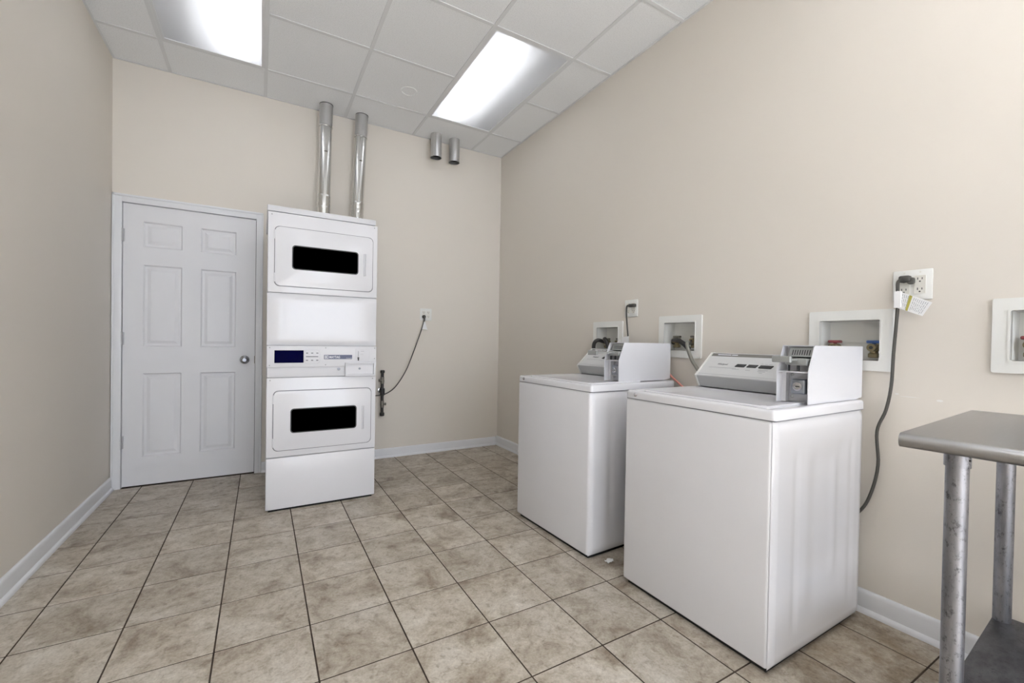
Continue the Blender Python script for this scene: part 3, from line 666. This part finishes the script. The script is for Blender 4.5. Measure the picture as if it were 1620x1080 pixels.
# ------------------------------------------------------------------ washing machines (local: x across the front, y to the back, z up)
WW, WD, WT = .654, .655, .884
def washer(label, loc, rz, blades, X0=.520):
    t = empty('washing_machine', label, 'washing machine', loc, rz, 'top loading coin washing machines')
    b = MB(); b.box(0, WW-.012, 0, WD, .017, .8465, .011, 4); b.build('cabinet', 'appl', t)
    MB().box(.020, WW-.022, .018, WD-.02, 0, .03).build('base', 'void', t, smooth=False)  # near-black block put in for the shade under the washer
    # embossed side panel
    nu, nv = 44, 40; sp = MB(); R = []
    def sst(a, b2, v): k = max(0, min(1, (v-a)/(b2-a))); return k*k*(3-2*k)
    def hgt(u, v):     # u across depth, v up
        edge = min(sst(0, .02, u), sst(0, .02, WD-u), sst(0, .012, v-.017), sst(0, .012, .8465-v))
        pu = min(sst(.20, .30, u), sst(.20, .30, WD-u+.11)); pv = min(sst(.10, .22, v), sst(.10, .20, .8465-v+.02))
        h = .0118*edge-.0085*pu*pv
        for gc, wd, dep in ((.145, .013, .0042), (.555, .012, .0045)):
            h -= dep*math.exp(-((u-gc)/wd)**2)*sst(.08, .16, v)*sst(.04, .12, .80-v)
        h += .0034*math.exp(-((u-.43)/.022)**2)*sst(.2, .3, v)*sst(.1, .2, .82-v)
        return max(0, h)
    for i in range(nu+1):
        u = .004+(WD-.008)*i/nu; R.append([sp.bm.verts.new((WW-.0128+hgt(u, .0175+.828*j/nv), u, .0175+.828*j/nv)) for j in range(nv+1)])
    for A, B in zip(R, R[1:]):
        for j in range(nv): sp.bm.faces.new((A[j], A[j+1], B[j+1], B[j]))
    sp.build('side_panel', 'appl', t, ang=80)
    # top: rim, sunken deck, lid
    MB().box(.004, WW-.004, .004, WD-.002, .8455, .8500).build('top_gap', 'gap_shade', t, smooth=False)  # grey slab colours the shaded seam under the top
    tp = MB(); o = rrect(0, WW, -.001, WD, .016, 4); zs_ = [.849, .878, .8825, .884]; ins = [0, 0, .0022, .006]
    L = []
    def loop(d, z): 
        return [tp.bm.verts.new((x, y, z)) for x, y in rrect(d, WW-d, -.001+d, WD-d, max(.016-d, .004), 4)]
    L = [loop(0, .8495), loop(0, .874), loop(.0025, .8805), loop(.008, .884), loop(.020, .884), loop(.034, .8795)]
    for A, B in zip(L, L[1:]):
        for i in range(len(A)): tp.bm.faces.new((A[i], A[(i+1) % len(A)], B[(i+1) % len(A)], B[i]))
    tp.bm.faces.new(L[-1]); tp.bm.faces.new(L[0][::-1]); tp.build('top', 'appl', t, ang=40)
    # lid with a folded, chamfered rim
    ld = MB(); lp = lambda d, z: [ld.bm.verts.new((x, y, z)) for x, y in rrect(.060+d, .600-d, .042+d, .430-d, .018, 3)]
    K = [lp(0, .879), lp(0, .8850), lp(.004, .8880), lp(.028, .8870), lp(.070, .8815)]
    for A, B in zip(K, K[1:]):
        for i in range(len(A)): ld.bm.faces.new((A[i], A[(i+1) % len(A)], B[(i+1) % len(A)], B[i]))
    ld.bm.faces.new(K[-1]); ld.build('lid', 'appl', t, ang=30)
    MB().lathe([(.0095, 0), (.0095, .002), (.006, .0055), (.0006, .0065)], (.058, -.001, .8675), (0, -1, 0), 16).build('bumper_screw', 'chrome', t)
    # console
    CX1 = .548
    prof = [(.496, .885), (.462, .943), (.596, 1.056), (.624, 1.056), (.64, 1.03), (.64, .885)]
    MB().prism([(y, z) for y, z in prof], .018, .0255, 'yz').build('console_end_cap', 'plastic', t)
    grow = [(.6, 1.0545), (.624, 1.0545), (.638, 1.03), (.638, .885), (.503, .885), (.471, .9435)]
    con = MB().prism(grow, .0255, CX1, 'yz').build('console', 'silver', t, ang=15)
    sl = Vector((.6-.471, 1.0545-.9435)); sl.normalize(); nrm = Vector((-sl.y, sl.x)); L_ = math.hypot(.6-.471, 1.0545-.9435)
    def onface(name, x0, x1, s0, s1, th, mat, skew=0):
        A = Vector((.471, .9435))+sl*s0+nrm*.0000; B = Vector((.471, .9435))+sl*s1
        m = MB(); top = [(x0, *(A+nrm*th)), (x1, *(A+nrm*th)), (x1+skew, *(B+nrm*th)), (x0+skew, *(B+nrm*th))]; bot = [(x0, *A), (x1, *A), (x1+skew, *B), (x0+skew, *B)]
        T = [m.bm.verts.new(v) for v in top]; Bv = [m.bm.verts.new(v) for v in bot]; m.bm.faces.new(T)
        for i in range(4): m.bm.faces.new((T[i], T[(i+1) % 4], Bv[(i+1) % 4], Bv[i]))
        return m.build(name, mat, con, smooth=False)
    onface('charcoal_strip', .030, .545, L_-.024, L_-.004, .0008, 'charcoal')
    onface('strip_print', .062, .132, L_-.0165, L_-.0115, .0012, 'print_white'); onface('strip_print', .136, .166, L_-.0165, L_-.0115, .0012, 'print_white')
    for a, b2 in ((.190, .233), (.246, .288), (.300, .356)): 
        bt = onface('button_group', a, b2, .074, .091, .004, 'print_black', .006)
    for a, b2, s0 in ((.182, .216, .056), (.248, .270, .055), (.304, .348, .060), (.306, .340, .051), (.316, .330, .042), (.318, .330, .102), (.336, .350, .102), (.302, .312, .102)): onface('console_print', a, b2, s0, s0+.0022, .0006, 'print_lgrey')
    onface('console_line', .060, .200, .062, .0635, .0006, 'print_lgrey'); onface('console_crease', .026, .548, .012, .0135, .0006, 'print_lgrey')
    lg = link('lettering', text_mesh('Whirlpool', .0155, 'print_grey', .25), con); A = Vector((.471, .9435))+sl*.083+nrm*.0006
    lg.location = (.094, A.x, A.y); lg.rotation_euler = (math.atan2(sl.y, sl.x), 0, 0); lg.scale = (.8, 1, 1)
    # lower rail of the console: a slightly darker, rounded nose
    MB().prism([(.505, .887), (.468, .9425), (.4665, .941), (.5005, .886)], .0255, CX1, 'yz').build('console_nose', 'silver_dk', con, smooth=False)
    # coin box
    X1, zt = X0+.110, 1.100
    side = [(.257, .8845), (.256, 1.004), (.297, zt), (.690, zt), (.690, .892), (.640, .8845)]
    cbx = MB().prism(side, X1-.003, X1, 'yz').build('coin_box', 'applm', t, smooth=False, label='white coin box on top')
    MB().prism(side, X0, X0+.003, 'yz').build('side_plate', 'applm', cbx, smooth=False)
    MB().box(X0+.003, X1-.003, .294, .690, zt-.003, zt).box(X0+.003, X1-.003, .687, .690, .886, zt).build('cover_plate', 'applm', cbx, smooth=False)
    MB().box(X0+.003, X1-.003, .262, .330, .998, 1.003).build('shelf_plate', 'applm', cbx, smooth=False)
    MB().box(X0+.003, X1-.003, .325, .330, .8855, zt-.003).build('back_plate', 'grey_band', cbx, smooth=False)
    MB().box(X0+.003, X0+.018, .290, .326, .8855, .998).build('inner_flange', 'applm', cbx, smooth=False)
    # coin slide: sloped head with slots, body, and the pushed-out tongue
    hd = MB().prism([(.322, 1.052), (.288, 1.058), (.303, 1.092), (.322, 1.092)], X0+.026, X1-.006, 'yz').build('slide_head', 'cast', cbx, smooth=False)
    hv = Vector((.303-.288, 1.092-1.058)).normalized(); hn = Vector((-hv.y, hv.x))
    for k in range(8):
        x = X0+.036+k*.0082; m = MB(); A = Vector((.288, 1.058))+hv*.006; B = A+hv*.021
        m.quad((x, *(A+hn*.0006)), (x+.0034, *(A+hn*.0006)), (x+.0034, *(B+hn*.0006)), (x, *(B+hn*.0006))); m.build('coin_slot', 'print_black', hd, smooth=False)
    MB().box(X0+.026, X1-.010, .262, .322, 1.026, 1.052, .004, 2).build('slide_body', 'cast', cbx)
    MB().box(X0+.034, X0+.038, .268, .276, 1.004, 1.026).box(X0+.066, X0+.071, .266, .276, 1.006, 1.026).build('slide_stop', 'print_black', cbx, smooth=False)
    if blades:
        MB().box(X0+.014, X0+.072, .215, .268, 1.044, 1.050).box(X0+.008, X0+.074, .203, .217, 1.036, 1.060, .003, 1).build('slide_tongue', 'cast', cbx)
    else:
        MB().box(X0+.014, X0+.072, .130, .268, 1.040, 1.046).box(X0+.008, X0+.078, .122, .132, 1.030, 1.056, .003, 1).build('slide_tongue', 'cast', cbx)
    # vault lock below
    MB().box(X0+.018, X1-.003, .312, .326, .886, .998).build('vault_door', 'vault', cbx, smooth=False)
    vb = MB().box(X0+.044, X0+.094, .268, .313, .919, .975, .008, 3).build('vault_lock', 'steel_lock', cbx)
    MB().lathe([(.016, 0), (.016, .004), (.011, .005), (.011, .002)], (X0+.069, .268, .947), (0, -1, 0), 20).build('lock_ring', 'chrome', vb)
    MB().box(X0+.062, X0+.076, .2655, .268, .945, .949).build('keyway', 'print_black', vb, smooth=False)
    for z in (.987, .905): MB().lathe([(.006, 0), (.006, .003), (.0006, .005)], (X0+.030, .312, z), (0, -1, 0), 12).build('screw', 'screw', cbx)
    return t
washer('white top loading washing machine nearest the steel table, with grey coin slide', (-.728, -2.536, 0), math.radians(-89.6), True)
wf = washer('white top loading washing machine farther back, nearest the room corner', (-.775, -1.674, 0), math.radians(-87.9), False, .481)
# ------------------------------------------------------------------ steel table
tb = empty('steel_table', 'stainless steel work table with rolled edge and grey tubular legs', 'table', (-.902, -3.554, 0), math.radians(3.6))
TZ, TDp, TL = .900, .733, 1.30; r = .0165
arc = [(r+r*math.cos(a), TZ-r+r*math.sin(a)) for a in [PI/2+PI*k/10 for k in range(11)]]
arc2 = [(TDp-r+r*math.cos(a), TZ-r+r*math.sin(a)) for a in [-PI/2+PI*k/10 for k in range(11)]]
prof = arc+[(.032, TZ-2*r), (.032, TZ-.010), (TDp-.032, TZ-.010), (TDp-.032, TZ-2*r)]+arc2
MB().prism(prof, -TL, 0, 'xz').build('table_top', 'stainless', tb, ang=25)
MB().box(.03, TDp-.03, -.004, 0, TZ-.020, TZ-.003).box(.03, TDp-.03, -TL, -TL+.004, TZ-.020, TZ-.003).build('end_flange', 'stainless', tb, smooth=False)
for lx in (.080, TDp-.068):
    for ly in (-.082, -TL+.082):
        lg = MB().cyl((lx, ly, .03), (lx, ly, TZ-.012), .0195, 26).build('leg', 'galv_leg', tb)
        MB().cyl((lx, ly, TZ-.068), (lx, ly, TZ-.010), .0222, 26).build('leg_socket', 'galv_leg', lg)
        for dz in (0, .008): MB().cyl((lx-.008, ly-.019, TZ-.05+dz), (lx-.0085, ly-.0225, TZ-.05+dz), .0025, 8).build('set_screw', 'print_black', lg)
        MB().lathe([(.014, 0), (.016, .006), (.016, .03), (.0195, .035)], (lx, ly, 0), (0, 0, 1), 20).build('foot', 'print_black', lg)
sh = MB().box(.03, TDp-.03, -TL+.05, -.062, .252, .280, .004, 2).build('undershelf', 'galv_shelf', tb)
MB().box(.10, TDp-.10, -TL+.3, -.3, TZ-.045, TZ-.011).build('hat_channel', 'galv_leg', tb, smooth=False)

# ------------------------------------------------------------------ paper scrap
m = MB(); rg = random.Random(2); P = []
for i in range(5):
    P.append([m.bm.verts.new((-.022+.011*i+rg.uniform(-.003, .003), -.014+.007*j+rg.uniform(-.002, .002), .003+rg.uniform(0, .010))) for j in range(5)])
for A, B in zip(P, P[1:]):
    for j in range(4): m.bm.faces.new((A[j], A[j+1], B[j+1], B[j]))
ps = m.build('paper_scrap', 'paper', smooth=False); ps.location = (-.664, -2.385, 0)
tag(ps, 'small crumpled scrap of white paper on the tiles between the washing machines', 'paper')
